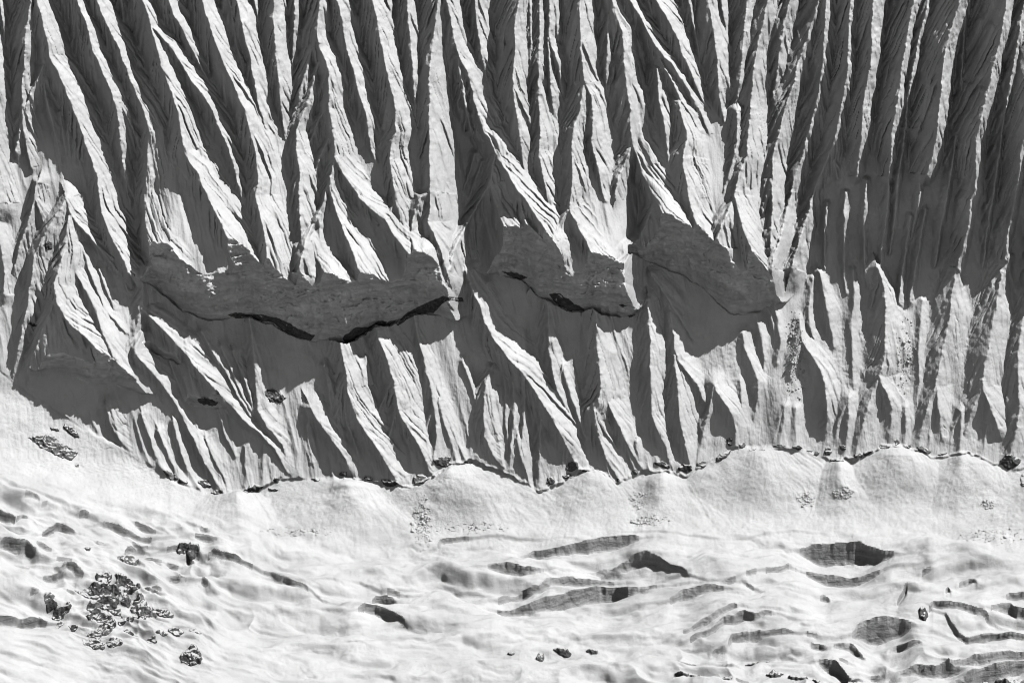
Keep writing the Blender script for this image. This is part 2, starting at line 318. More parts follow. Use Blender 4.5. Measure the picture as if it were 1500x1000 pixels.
# ice cliffs: (drop, lower edge left to right)
CLIFFS = [
 (38, [(34,538),(50,543),(75,541),(95,543),(115,554),(135,563),(165,563),(190,571),(215,577),(240,580)]),
 (16, [(262,588),(275,590),(290,594),(322,598),(335,598)]),
 (16, [(206,500),(220,513),(240,523),(262,532),(275,530)]),
 (78, [(190,400),(205,408),(225,420),(250,440),(270,455),(300,467),(325,470),(340,463),(365,464),(380,470),(400,473),(425,490),(445,498),(480,496),(508,502),(530,490),(550,475),(570,477),(590,468),(608,457),(640,462),(670,470),(690,460)]),
 (74, [(692,396),(705,400),(735,402),(765,408),(785,430),(805,440),(830,455),(850,456),(868,452),(880,460),(905,463),(925,460),(945,447),(955,425)]),
 (70, [(915,372),(930,374),(945,380),(970,390),(1000,402),(1030,422),(1050,442),(1070,460),(1090,459),(1110,456),(1125,447),(1152,441),(1165,430)]),
 (-28, [(1180,315),(1195,312),(1225,317),(1260,307),(1290,312),(1320,304),(1350,292),(1400,298),(1432,296),(1460,300)]),
]
FOOT = [(-320,470),(-60,510),(0,545),(40,575),(80,600),(115,624),(150,641),(190,662),(230,690),(260,706),(300,722),(340,726),(380,718),(410,703),(450,701),(500,705),(540,705),(580,713),(605,717),(630,702),(660,681),(690,677),(720,686),(750,697),(790,723),(820,712),(850,692),(880,692),(905,711),(940,692),(975,693),(1005,699),(1030,686),(1060,661),(1080,656),(1110,656),(1150,659),(1190,662),(1215,676),(1255,673),(1290,656),(1320,656),(1345,661),(1365,671),(1400,666),(1430,667),(1455,681),(1480,692),(1500,685),(1560,692),(1820,690)]
CONES = [(505,700,95),(665,678,115),(868,688,80),(975,690,60),(1110,655,115),(1310,652,85),(1415,662,60),(350,722,80),(1235,672,40),(1530,700,90)]
# crevasse walls: (x, upper lip, foot of the wall)
CREVASSES = [
 [(1170,801,801),(1190,796,812),(1210,795,817),(1240,793,816),(1255,793,816),(1280,797,816),(1300,801,813),(1311,804,804)],
 [(1165,825,826),(1180,826,829),(1205,826,838),(1225,825,838),(1250,823,836),(1270,821,830),(1290,819,823),(1315,818,820),(1336,820,820)],
 [(640,801,801),(645,792,797),(680,788,792),(730,786,788),(762,788,788)],
 [(775,806,806),(782,803,813),(800,803,812),(830,802,815),(860,798,813),(880,794,812),(900,790,808),(920,789,801),(938,790,790)],
 [(714,838,838),(720,836,845),(740,835,851),(752,835,853),(770,837,849),(785,838,843),(805,833,837),(830,831,833),(860,827,830),(880,824,829),(892,822,822)],
 [(728,872,872),(740,868,876),(755,862,872),(765,857,865),(790,855,862),(805,846,855),(830,840,850),(860,837,845),(890,834,840),(902,835,835)],
 [(725,883,883),(735,884,889),(745,882,888),(755,880,888),(775,877,889),(800,870,884),(830,858,878),(860,849,871),(880,841,866),(900,841,864),(920,846,863),(935,846,857),(950,845,850),(980,848,850),(1010,850,850)],
 [(888,826,830),(910,818,829),(930,814,828),(945,813,828),(965,819,831),(985,829,836),(1005,838,842),(1020,846,849),(1040,852,854),(1070,853,853)],
 [(1070,853,855),(1085,848,851),(1100,843,848),(1115,839,843),(1130,836,841),(1145,830,836),(1160,823,826),(1164,822,822)],
 [(980,874,874),(985,871,878),(1000,862,878),(1020,860,873),(1045,858,869),(1061,861,861)],
 [(1085,853,853),(1095,857,862),(1105,862,866),(1130,868,868)],
 [(972,935,935),(985,929,931),(1005,920,924),(1025,907,915),(1040,902,908),(1060,896,902),(1075,890,897),(1082,891,893),(1100,894,896),(1131,896,896)],
 [(1008,932,932),(1020,926,932),(1035,921,928),(1050,910,918),(1060,903,912),(1075,902,915),(1090,899,910),(1105,903,910),(1120,900,905),(1140,902,905),(1168,907,907)],
 [(1066,942,942),(1072,927,939),(1090,922,936),(1110,919,932),(1125,918,926),(1150,920,925),(1170,925,928),(1187,926,926)],
 [(1248,925,925),(1255,919,930),(1270,912,940),(1285,911,945),(1300,910,938),(1320,909,932),(1332,912,918),(1336,912,912)],
 [(1184,940,940),(1190,937,943),(1200,937,948),(1213,942,942)], [(1218,941,941),(1225,939,946),(1245,940,950),(1255,944,955),(1269,953,953)],
 [(1360,897,897),(1367,886,898),(1385,889,899),(1400,892,899),(1420,895,902),(1440,900,906),(1452,905,905)],
 [(1385,900,900),(1392,910,916),(1405,920,926),(1420,925,931),(1440,918,931),(1460,916,928),(1480,920,928),(1510,924,930),(1540,926,926)],
 [(1440,897,897),(1455,896,901),(1470,891,905),(1480,889,906),(1490,896,908),(1510,900,912),(1545,905,905)],
 [(1472,880,880),(1478,875,885),(1500,877,888),(1530,880,888),(1545,884,884)],
 [(1348,830,830),(1352,828,832),(1360,827,833),(1369,828,828)],
 [(1300,940,940),(1315,934,945),(1330,938,948),(1345,938,944),(1351,941,941)],
 [(1300,985,985),(1320,974,981),(1345,970,985),(1370,973,988),(1390,970,983),(1420,962,975),(1450,955,968),(1480,948,960),(1510,945,958),(1550,944,944)],
 [(1380,1005,1005),(1400,985,1000),(1430,972,992),(1460,965,986),(1490,957,978),(1520,952,970),(1550,950,950)],
 [(1200,965,965),(1210,967,980),(1225,970,990),(1240,980,990),(1265,988,990),(1292,987,987)],
 [(1401,866,866),(1410,858,868),(1418,855,866),(1425,857,862),(1431,862,862)], [(1383,872,872),(1388,867,876),(1393,872,872)],
 [(1313,885,885),(1320,870,888),(1326,860,880),(1329,859,859)], [(1200,865,865),(1206,861,872),(1212,862,870),(1217,865,865)],
 [(955,782,782),(975,784,786),(1005,788,790),(1026,790,790)], [(1095,789,789),(1120,785,787),(1161,780,780)],
 [(303,815,815),(310,812,819),(330,820,828),(355,831,837),(378,839,842),(400,847,852),(430,857,864),(455,866,869),(472,877,877)],
 [(455,858,858),(465,853,857),(488,850,853),(496,853,853)], [(527,851,851),(540,855,858),(560,860,864),(575,860,865),(600,864,864)],
 [(543,871,871),(550,865,874),(565,864,877),(575,866,872),(581,868,868)],
 [(520,896,896),(534,890,897),(550,891,904),(565,895,908),(582,902,909),(598,910,910)],
 [(-30,900,900),(0,898,912),(30,899,914),(50,897,912),(62,896,910),(74,902,902)],
 [(150,760,760),(165,763,770),(185,771,778),(205,776,782),(230,782,785),(251,785,785)],
 [(184,799,799),(190,790,803),(200,788,796),(220,787,791),(236,793,793)],
 [(17,711,711),(40,717,719),(70,729,732),(100,741,743),(119,744,744)], [(32,725,725),(42,724,732),(55,729,733),(58,733,733)], [(54,736,736),(65,736,742),(78,735,735)],
 [(-30,735,735),(0,738,750),(15,745,755),(25,752,756),(35,745,750),(55,757,758),(70,762,762)],
 [(58,771,771),(70,766,771),(85,759,771),(94,759,772),(104,764,771),(114,770,770)],
 [(-2,797,797),(5,795,808),(20,800,812),(35,803,815),(45,810,822),(51,813,813)], [(64,840,840),(72,839,850),(85,838,848),(95,830,836),(110,840,850),(121,846,846)],
 [(164,820,820),(180,822,832),(195,825,834),(211,835,835)], [(100,745,745),(125,747,752),(146,758,758)], [(239,795,795),(255,797,802),(270,800,808),(285,805,813),(296,813,813)],
 [(120,804,804),(140,814,816),(166,825,825)], [(254,940,940),(270,938,942),(291,942,942)],
 [(600,857,857),(625,858,859),(655,858,861),(712,861,861)],
]

# the smaller fins between the surveyed ones on the lower wall
fin = np.random.default_rng(77)
for _ in range(70):
    fx = fin.uniform(440, 1500); y1 = float(np.interp(fx, [p[0] for p in FOOT], [p[1] for p in FOOT])) - fin.uniform(0, 60) * (fin.random() < 0.4)
    L_ = fin.uniform(35, 110); k_ = (0.36 if fx < 960 else -0.05) + fin.uniform(-0.1, 0.1); H_ = fin.uniform(8, 17)
    if any(abs(fx - q[0]) < 9 and abs(y1 - L_ - q[1]) < 30 for rd in RIDGES if rd[1][0][1] >= 330 for q in rd[1]): continue
    RIDGES.append(((H_ * 0.9, H_, H_ * 0.8, H_ * 0.5), [(fx - k_ * L_, y1 - L_), (fx - k_ * L_ * 0.6 + fin.uniform(-3, 3), y1 - L_ * 0.6), (fx - k_ * L_ * 0.25 + fin.uniform(-2, 2), y1 - L_ * 0.25), (fx, y1)]))
    if H_ > 11: RIDGES.append(((H_ * 0.9, H_ * 0.6, H_ * 0.2), [(fx - k_ * L_, y1 - L_), (fx - k_ * L_ - 0.16 * L_, y1 - L_ * 0.62), (fx - k_ * L_ - 0.22 * L_, y1 - L_ * 0.3)]))

# ------------------------------------------------------------------ the relief
_LAT = np.random.default_rng(11).uniform(-1, 1, (512, 512))
def vn(x, y, sx, sy, seed=0):
    """smooth value noise in [-1, 1] with cells sx by sy"""
    u = x / sx + seed * 37.31; v = y / sy + seed * 91.17
    i = np.floor(u).astype(np.int64); j = np.floor(v).astype(np.int64)
    fu = u - i; fv = v - j
    fu = fu * fu * fu * (fu * (fu * 6 - 15) + 10); fv = fv * fv * fv * (fv * (fv * 6 - 15) + 10)
    i0 = i & 511; i1 = (i + 1) & 511; j0 = j & 511; j1 = (j + 1) & 511
    a = _LAT[j0, i0] * (1 - fu) + _LAT[j0, i1] * fu
    b = _LAT[j1, i0] * (1 - fu) + _LAT[j1, i1] * fu
    return a * (1 - fv) + b * fv

def fbm(x, y, sx, sy, seed=0, octaves=4, gain=0.5):
    t = np.zeros(np.broadcast(x, y).shape); a = 1.0
    for k in range(octaves):
        t = t + a * vn(x, y, sx, sy, seed + k * 3)
        sx *= 0.5; sy *= 0.5; a *= gain
    return t

def sstep(a, b, x):
    t = np.clip((x - a) / (b - a), 0, 1)
    return t * t * (3 - 2 * t)

def smax(a, b, k):
    g = np.clip(0.5 + 0.5 * (a - b) / k, 0, 1)
    return b * (1 - g) + a * g + k * g * (1 - g)

def cells(x, y, sx, sy, seed):
    i = np.floor(x / sx + 1.3 * vn(x, y, sx * 2, sy * 2, seed) + 50).astype(int) & 511
    j = np.floor(y / sy + 1.3 * vn(x, y, sx * 2, sy * 2, seed + 1) + 50).astype(int) & 511
    return _LAT[(j * 7 + seed * 13) & 511, (i * 11 + seed * 29) & 511]

STEP = 1.1
def axis(lo, a, b, hi, step, big):
    fine = np.arange(a, b + step * 0.5, step)
    left = []; x = a; d = step
    while x > lo:
        d = min(d * 1.25, big); x -= d; left.append(x)
    right = []; x = fine[-1]; d = step
    while x < hi:
        d = min(d * 1.25, big); x += d; right.append(x)
    return np.array(left[::-1] + list(fine) + right)

xs = axis(-340, -18, 1518, 1840, STEP, 14.0)
ys = axis(-340, -18, 1018, 1150, STEP, 14.0)
X, Y = np.meshgrid(xs, ys)
NX, NY = len(xs), len(ys)

def line(pts, x, k=1):
    p = np.array(pts, float)
    return np.interp(x, p[:, 0], p[:, k])

foot = line(FOOT, xs)                                   # foot of the wall, per column
foot = foot + 2.5 * vn(xs, xs * 0, 9, 9, 5)
foot_s = line([(-340, 500), (0, 560), (150, 640), (300, 700), (500, 705), (800, 695), (1000, 680), (1200, 662), (1500, 672), (1840, 680)], xs)
glac = line([(-340, 610), (0, 690), (200, 745), (400, 790), (600, 800), (900, 788), (1200, 782), (1500, 790), (1840, 800)], xs)

# slope of the ground (degrees): wall, avalanche apron, glacier
FS, GS = foot_s[None, :], glac[None, :]
alpha = 58.0 + (41.0 - 58.0) * sstep(FS - 15, FS + 25, Y)
alpha = alpha + (9.0 - 41.0) * sstep(GS - 75, GS + 12, Y)
bx = np.exp(-((X - 150) / 130) ** 2) * np.exp(-((Y - 940) / 60) ** 2)      # the icefall step
alpha = alpha + 14 * bx
dD = -MPP / np.tan(np.radians(alpha) + PHI)
dy = np.gradient(ys)[:, None]
D = np.cumsum(dD * dy, axis=0)
k500 = int(np.argmin(np.abs(ys - 500)))
D = D - D[k500:k500 + 1, :].mean()
for _ in range(3):                                     # even the columns out sideways
    Dp = np.pad(D, ((0, 0), (12, 12)), mode='edge')
    c = np.cumsum(Dp, axis=1)
    D = (c[:, 24:] - c[:, :-24]) / 24.0
    D = D[:, :NX]

def ground(x, y, d):
    s = (D0 + d)
    return (CAM[None, None, :] + s[..., None] * (FWD + RGT * (((x - 750) * MPP) / D0)[..., None] + UPV * (((500 - y) * MPP) / D0)[..., None]))

P0 = ground(X, Y, D)
gx = np.gradient(P0, axis=1); gy = np.gradient(P0, axis=0)
NRM = np.cross(gx, -gy)
NRM /= np.linalg.norm(NRM, axis=2)[..., None]

# ---- flutings
FT = foot[None, :]
Xw = X + 1.0 * vn(X, Y, 24, 34, 1) + 0.7 * vn(X, Y, 9, 12, 2) + 0.6 * vn(X, Y, 4, 5, 3)
Yw = Y + 1.5 * vn(X, Y, 26, 30, 4) + 0.8 * vn(X, Y, 7, 8, 6)
HF = 1.28
R = np.full(X.shape, -30.0)
OWN = np.full(X.shape, -1, np.int32)
SL, SR = 1.40, 1.55
for r, rd in enumerate(RIDGES):
    low_tier = rd[1][0][1] >= 330
    lx = float(np.interp(rd[1][0][0], [430, 560, 940, 1030], [0.88, 0.88, 0.80, 0.78]))
    hf = lx if low_tier else 1.0
    hs, pts = [q * hf for q in rd[0]], [tuple(map(float, p)) for p in rd[1]]
    sl, sr = (rd[2], rd[3]) if len(rd) > 2 else (SL, 1.3 if rd[1][0][1] < 100 else 0.85)
    if pts[0][1] < -10 and hs[0] > 10:                 # runs on up the wall
        dx = (pts[1][0] - pts[0][0]) / max(pts[1][1] - pts[0][1], 1) * 0.6
        L0 = 300
        pts = [(pts[0][0] - dx * L0, pts[0][1] - L0)] + pts
        ext = True
    else:
        ext = False
    for dc, low in CLIFFS:                             # stays high to the edge of an ice cliff
        if dc > 40 and low[0][0] < pts[-1][0] < low[-1][0] and -95 < pts[-1][1] - float(line(low, pts[-1][0])) < 5:
            hs[-1] = max(hs[-1], 42.0); hs[-2] = max(hs[-2], 42.0)
    P = np.array(pts)
    seg = np.diff(P, axis=0); sl_len = np.hypot(seg[:, 0], seg[:, 1])
    cum = np.concatenate([[0], np.cumsum(sl_len)])
    tot = cum[-1]
    hmax = max(hs)
    pad = 1.25 * hmax / min(sl, sr, 0.66) + 14
    i0, i1 = np.searchsorted(xs, [P[:, 0].min() - pad, P[:, 0].max() + pad])
    j0, j1 = np.searchsorted(ys, [P[:, 1].min() - pad, P[:, 1].max() + pad])
    if i1 <= i0 or j1 <= j0: continue
    xx = Xw[j0:j1, i0:i1]; yy = Yw[j0:j1, i0:i1]
    best = np.full(xx.shape, 1e9); tt = np.zeros(xx.shape); sg = np.zeros(xx.shape)
    for k in range(len(seg)):
        ax, ay = P[k]; vx, vy = seg[k]; q = sl_len[k] ** 2 + 1e-9
        u = np.clip(((xx - ax) * vx + (yy - ay) * vy) / q, 0, 1)
        ex = xx - ax - u * vx; ey = yy - ay - u * vy
        d2 = ex * ex + ey * ey
        m = d2 < best
        best = np.where(m, d2, best); tt = np.where(m, cum[k] + u * sl_len[k], tt)
        sg = np.where(m, vx * ey - vy * ex, sg)        # > 0: to the left of the way down (the picture's right is < 0)
    d = np.sqrt(best)
    right = sg < 0
    hp = np.interp(tt, np.linspace(L0 if ext else 0, tot, len(hs)), hs)
    big = min(hmax / 30.0, 1.0)
    if len(rd) > 2:
        s = np.where(right, sr, sl)
    else:
        far = sstep(1120, 1230, xx) * (1 - sstep(360, 470, yy))
        srf = np.interp(yy, [0, 120, 260, 430], [1.75, 1.25, 0.90, 0.82]); srf = srf + (np.interp(xx, [1240, 1320], [1.65, 2.9]) - srf) * far
        slf = np.interp(yy, [0, 150, 260], [1.35, 1.55, 1.80])
        if low_tier:
            srf = srf * (0.9); slf = slf * 0 + np.interp(rd[1][0][0], [430, 560, 940, 1030], [1.35, 1.3, 1.12, 0.9])
        s = np.where(right, srf, slf)
    s = s * (1 + 0.10 * vn(tt, d * 0 + right * 5.5 + r, 45, 1, r % 37))
    drop = s * (np.sqrt(d * d + 0.5) - 0.7)
    drop = drop + np.where(right, 0.10, 0.06) * np.minimum(d, 6)      # sharper near the crest
    # fine runnels down each flank's fall line
    dv = P[-1] - P[1 if ext else 0]; dv = dv / (np.hypot(*dv) + 1e-9)
    ax_, ay_ = dv[0], -dv[1]                           # along the crest, y up
    mm = {}
    for side, sl_ in ((True, sr), (False, sl)):
        ox, oy = (-ay_, ax_) if side else (ay_, -ax_)
        nf = np.array([ox * sl_, oy * sl_, 1.0]); nf /= np.linalg.norm(nf)
        gv = np.array([0, -0.848, -0.53]); fl = gv - gv.dot(nf) * nf
        mm[side] = float(np.clip((fl[0] * ax_ + fl[1] * ay_) / max(fl[0] * ox + fl[1] * oy, 0.05), 1.2, 4.5))
    m = np.where(right, mm[True], mm[False])
    q = np.sqrt(1 + m * m)
    ph = (tt - m * d) / q + 1.2 * vn(xx, yy, 34, 34, 7)     # distance across the runnels
    al = (m * tt + d) / q                              # distance along them
    amp = big * sstep(0.3, 5, d) * ((tt > 0.5) & (tt < tot - 0.5))
    def crease(w, ln, k, width):
        return np.exp(-(vn(ph, al + r * k, w, ln, r % 29) / width) ** 2)
    gate = sstep(-0.35, 0.35, vn(ph, al + r * 13.0, 22, 45, r % 31))
    st = (2.4 * crease(5.0, 130, 53.0, 0.22) + 4.2 * gate * crease(7.0, 90, 31.0, 0.20)) * np.where(right, 1.0, 1.9)
    lump = np.where(right, 1.35 * (1 - 2 * np.abs(vn(ph, al + r * 17.0, 9.5, 110, r % 19))), 1 - 2 * np.abs(vn(ph, al + r * 19.0, 15, 90, r % 17)))
    if rd[1][0][1] < 330:
        far = sstep(1120, 1230, xx)
        f = np.interp(yy, [0, 150, 280], [1.25, 1.08, 0.80])
        hp = hp * (f + (np.interp(xx, [1200, 1310, 1480, 1560], [1.2, 1.8, 1.8, 0.9]) * np.interp(yy, [60, 190, 270], [1.0, 0.92, 0.6]) - f) * far)
    t0 = tt - 0.6 * m * d
    hp = hp + big * (1.6 * vn(t0, tt * 0 + r * 7.7, 13, 1, r % 50) * np.exp(-d / 9) + np.exp(-d / 3) * (1.2 * vn(tt, tt * 0 + r * 3.3, 6, 1, r % 41) + 1.7 * np.maximum(vn(tt, tt * 0 + r * 5.3, 3.6, 1, r % 43), 0)))
    if low_tier: amp = amp * (0.75 if lx > 0.79 else 0.5)
    val = hp - drop + amp * (2.2 * lump - st)
    cur = R[j0:j1, i0:i1]
    win = val > cur
    R[j0:j1, i0:i1] = np.where(win, val, cur)
    OWN[j0:j1, i0:i1] = np.where(win & (val > 1.0), r, OWN[j0:j1, i0:i1])

on_wall = 1 - sstep(FT - 3.0, FT + 2.0, Y + 1.5 * vn(X, Y, 5, 5, 8))
floor = 3.0 * vn(X, Y, 70, 120, 9) + 1.4 * vn(X, Y, 22, 60, 10) + 0.5 * vn(X, Y, 8, 14, 12) + (1 - 0.75 * sstep(950, 1050, X) * sstep(400, 470, Y)) * (1.7 * (1 - 2 * np.abs(vn(Xw - 0.25 * Y, Y, 15, 80, 18))) + 0.5 * (1 - 2 * np.abs(vn(Xw - 0.2 * Y, Y, 5, 50, 19))))
grain = sstep(-0.1, 0.5, vn(X, Y, 60, 90, 13)) * sstep(150, 420, Y) * sstep(900, 1150, X)
grain = np.maximum(grain, 0.6 * sstep(0.1, 0.6, vn(X, Y, 40, 60, 14)))
floor = floor + grain * (1 - 0.85 * sstep(-1, 4, R)) * (0.55 * vn(X, Y, 3.2, 3.6, 15) + 0.35 * vn(X, Y, 6, 7, 16))
Rm = smax(R, np.zeros_like(R), 5.0) * on_wall * (1 - 0.5 * sstep(FT - 75, FT - 2, Y))
OWN[Y > FT] = -2
floor = floor * on_wall
# the wall leans away from the light towards the upper right
tilt = 0.24 * np.clip(X - 1170, 0, 420) * (1 - sstep(140, 430, Y))
step = sstep(300, 380, X) * on_wall * 5.5 * sstep(-0.9, 0.1, vn(X, Y * 0, 40, 40, 17))
h = floor + Rm + step + tilt

# ---- ice cliffs: the slope above stands proud and is cut back
bulge = np.zeros_like(h); CUT = np.full(h.shape, 1e9); CID = np.full(h.shape, -1, np.int32)
for c, (drop, low) in enumerate(CLIFFS):
    x0, x1 = low[0][0], low[-1][0]
    w = min(70.0, (x1 - x0) * 0.28)
    ends = sstep(x0, x0 + w, xs) * (1 - sstep(x1 - w, x1, xs))
    yl = line(low, xs) + 1.8 * vn(xs, xs * 0, 14, 1, 20 + c) + 1.0 * vn(xs, xs * 0, 5, 1, 30 + c)
    up = yl[None, :] - Y
    e2 = ends[None, :] * np.ones_like(Y)
    Lr = 80 + 3.2 * abs(drop)
    b = drop * e2 * np.exp(-(np.maximum(up, 0) / Lr) ** 1.5) * (up > 0)
    bulge = np.maximum(bulge, b)
    if drop < 0:                                       # only a soft bulge of the wall
        b = -drop * e2 * np.where(up > 0, np.exp(-(np.maximum(up, 0) / 130) ** 1.5), 1 - sstep(0, 70, -up))
        bulge = np.maximum(bulge, b); continue
    k1, k2, kk = (1.5, 0.88, 30.0) if drop > 30 else (1.6, 1.6, 10.0)
    cv = np.where((up > -1) & (up < 140) & (e2 > 0.01), (k1 * np.clip(up, 0, kk) + k2 * np.maximum(up - kk, 0)) * (1 + 0.22 * vn(X, Y, 55, 40, 44 + c)) + 40 * (1 - e2) ** 2 + np.clip(up / 14, 0, 1) * (2.6 * vn(X, Y, 34, 22, 40 + c) + 1.5 * vn(X, Y, 9, 40, 46 + c)), 1e9)
    m = cv < CUT
    CUT = np.where(m, cv, CUT); CID = np.where(m, c, CID)
hb = h + bulge
base_c = floor + tilt
is_cut = (base_c + CUT) < hb
lg = sstep(-0.2, 0.5, vn(X, Y, 80, 50, 55))
lay = lg * 1.8 * (1 - 2 * np.abs(vn(X + 0.3 * Y, Y + 12 * vn(X, Y, 70, 50, 51) + 0.2 * X, 50, 6.0, 50))) + (1 - lg) * 1.3 * vn(X, Y, 5, 30, 56) + 1.5 * vn(X, Y, 11, 7, 52) + 0.9 * vn(X, Y, 4, 3, 53) + 2.0 * vn(X, Y, 26, 14, 54) + 1.5 * cells(X, Y, 11, 6, 58) + 0.8 * cells(X, Y, 5, 4, 61)
h = np.where(is_cut, np.minimum(hb, base_c + CUT + 1.25 * lay * np.clip(CUT / 22, 0, 1)), hb)
OWN = np.where(is_cut, 1000 + CID, OWN)

# ---- avalanche apron
Xa = X + 9 * vn(X, Y, 60, 60, 57) + 3 * vn(X, Y, 17, 22, 58)
fan = np.zeros_like(h); ang = np.zeros_like(h); bestc = np.full(h.shape, -1.0)
for ax, ay, w in CONES:
    t = Y - ay
    ww = w * (0.25 + 0.0095 * np.clip(t, 0, 150))
    c = (25 + 8 * math.sin(ax * 0.7)) * np.exp(-1.2 * (np.sqrt(((Xa - ax) / ww) ** 2 + 0.12) - 0.35)) * sstep(-20, 20, t) * (1 - sstep(30, 125, t))
    ang = np.where(c > bestc, (Xa - ax) / (np.maximum(t, 0) + 45.0), ang); bestc = np.maximum(bestc, c)
    fan = smax(fan, c, 1.5)
h = h + (fan - 0.7) * sstep(-6, 4, Y - FT)
ap = sstep(-4, 6, Y - FT) * (1 - sstep(GS - 10, GS + 40, Y))
rad = vn(ang * 80, Y, 6, 70, 61) + 0.5 * vn(ang * 80, Y, 2.5, 40, 65)
h = h + ap * (0.38 * rad + 2.2 * vn(X, Y, 45, 30, 62) + 0.35 * vn(X, Y, 4, 4, 63) + 0.9 * vn(X, Y, 14, 11, 64))

# ---- glacier
gm = sstep(GS - 25, GS + 25, Y)
lf = 1 - sstep(260, 520, X)
turn = np.cumsum(lf[0] * np.gradient(xs)); turn = turn - np.interp(0, xs, turn)
Yr = Y - 0.36 * turn[None, :]
Xg = X + 10 * vn(X, Y, 50, 30, 66); Yg = Yr + 5 * vn(X, Y, 45, 25, 67) + 2 * vn(X, Y, 15, 10, 68)
und = 13.0 * fbm(Xg, Yg, 170, 30, 70, 4, 0.45) + 3.0 * vn(Xg, Yg, 60, 13, 74)
ser = lf * sstep(0, 40, Y - GS) * (1 - sstep(110, 230, Y - GS))
und = und + ser * (9.0 * (1 - 2 * np.abs(vn(Xg, Yg, 46, 20, 76))) * sstep(-0.6, 0.5, vn(X, Y, 70, 40, 77)) + 2.4 * vn(Xg, Yg, 15, 8, 78))
fr = sstep(905, 985, Y) * sstep(640, 1000, X)
und = und + fr * (7.0 * (1 - 2 * np.abs(vn(Xg, Yg, 60, 18, 80))) + 2.4 * vn(Xg, Yg, 18, 8, 82))
dune = np.maximum(vn(Xg, Yg, 85, 15, 85), 0) * sstep(-0.1, 0.6, vn(X, Y, 130, 50, 86))
und = und + 7.5 * dune + 1.2 * fbm(Xg, Yg, 26, 9, 87, 4, 0.5)
jum = np.exp(-(((X - 165) / 75) ** 2 + ((Y - 900) / 48) ** 2) ** 2)
und = und + jum * (5.0 * (1 - 2 * np.abs(vn(Xg, Yg, 22, 10, 88))) + 2.5 * vn(X, Y, 7, 5, 89))
h = h + gm * und
WALL = np.full(h.shape, -1, np.int32)
lr = np.random.default_rng(23)
CR = []
for c_ in CREVASSES:                                   # hair cracks run on past the open part
    if c_[-1][0] - c_[0][0] > 55:
        k0 = (c_[1][1] - c_[0][1]) / max(c_[1][0] - c_[0][0], 8) * 0.3; k1_ = (c_[-1][1] - c_[-2][1]) / max(c_[-1][0] - c_[-2][0], 8) * 0.3
        e0 = lr.uniform(25, 55); e1 = lr.uniform(25, 55)
        a_, z_ = c_[0], c_[-1]
        c_ = [(a_[0] - e0, a_[1] - k0 * e0 + 2, a_[1] - k0 * e0 + 2), (a_[0] - e0 * 0.4, a_[1] - k0 * e0 * 0.4 + 1, a_[1] - k0 * e0 * 0.4 + 3), (a_[0], a_[1], a_[2] + 3)] + c_[1:-1] + [(z_[0], z_[1], z_[2] + 3), (z_[0] + e1 * 0.4, z_[1] + k1_ * e1 * 0.4 + 1, z_[1] + k1_ * e1 * 0.4 + 3), (z_[0] + e1, z_[1] + k1_ * e1 + 2, z_[1] + k1_ * e1 + 2)]
    CR.append((c_, False))
def small_crevasses(n, xa, xb, ya, yb, tiltk, dmax):
    for _ in range(n):
        cx, cy = lr.uniform(xa, xb), lr.uniform(ya, yb); w = lr.uniform(6, 26); dd = lr.uniform(1.5, dmax)
        tk = tiltk + lr.uniform(-0.25, 0.25); bow = lr.uniform(-0.12, 0.05) * w
        CR.append(([(cx - w, cy - w * tk, cy - w * tk), (cx - w * 0.4, cy - w * 0.4 * tk + bow, cy - w * 0.4 * tk + bow + dd), (cx + w * 0.3, cy + w * 0.3 * tk + bow, cy + w * 0.3 * tk + bow + dd * 0.9), (cx + w, cy + w * tk, cy + w * tk)], True))
small_crevasses(30, 0, 310, 765, 870, 0.35, 9)
small_crevasses(10, 250, 640, 830, 960, 0.2, 3)
small_crevasses(22, 1000, 1500, 925, 1000, -0.05, 7)
small_crevasses(7, 850, 1150, 945, 1000, 0.0, 5)
for c, (cr, auto) in enumerate(CR):
    a = np.array(cr, float)
    x0, x1 = a[0, 0], a[-1, 0]
    i0, i1 = np.searchsorted(xs, [x0 - 40, x1 + 40])
    if i1 - i0 < 4: continue
    xx = xs[i0:i1]
    lip = np.interp(xx, a[:, 0], a[:, 1]) + 0.7 * vn(xx, xx * 0, 12, 1, 90 + c % 7) + 0.25 * vn(xx, xx * 0, 5, 1, 60 + c % 7)
    dep = np.interp(xx, a[:, 0], a[:, 2] - a[:, 1], left=0, right=0) / 0.79
    dsm = np.convolve(np.pad(dep, 24, mode='edge'), np.hanning(51)[1:-1] / np.hanning(51)[1:-1].sum(), 'valid')[:len(dep)]
    dep = np.maximum(dep * (1 + 0.14 * vn(xx, xx * 0, 16, 1, 95 + c % 5)), 0)
    yy = Y[:, i0:i1]
    t = yy - lip[None, :]
    near = np.exp(-np.maximum(t, 0) / 4.0)
    de = dep[None, :] * near + dsm[None, :] * (1 - near)
    Lr = 13 + 1.2 * dsm[None, :]
    g = np.where(t < 0, 0, np.exp(-np.maximum(t, 0) / Lr))
    g = g * np.clip(t / (1.6 + 0.13 * dep[None, :]), 0, 1)
    lipup = 0.12 * dsm[None, :] * np.exp(-np.maximum(-t, 0) / 14) * (t < 0.8)
    h[:, i0:i1] += -de * g + lipup
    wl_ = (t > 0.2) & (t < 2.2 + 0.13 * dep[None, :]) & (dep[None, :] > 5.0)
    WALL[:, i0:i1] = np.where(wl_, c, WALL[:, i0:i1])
OWN = np.where((Y > FT) & (Y > GS - 25), -3, OWN)
OWN = np.where(WALL >= 0, 2000 + WALL, OWN)
PTS = P0 + NRM * (h * MPP)[..., None]

# ------------------------------------------------------------------ objects
def tag(o, label=None, cat=None, group=None, kind=None):
    if label: o["label"] = label
    if cat: o["category"] = cat
    if group: o["group"] = group
    if kind: o["kind"] = kind
    return o

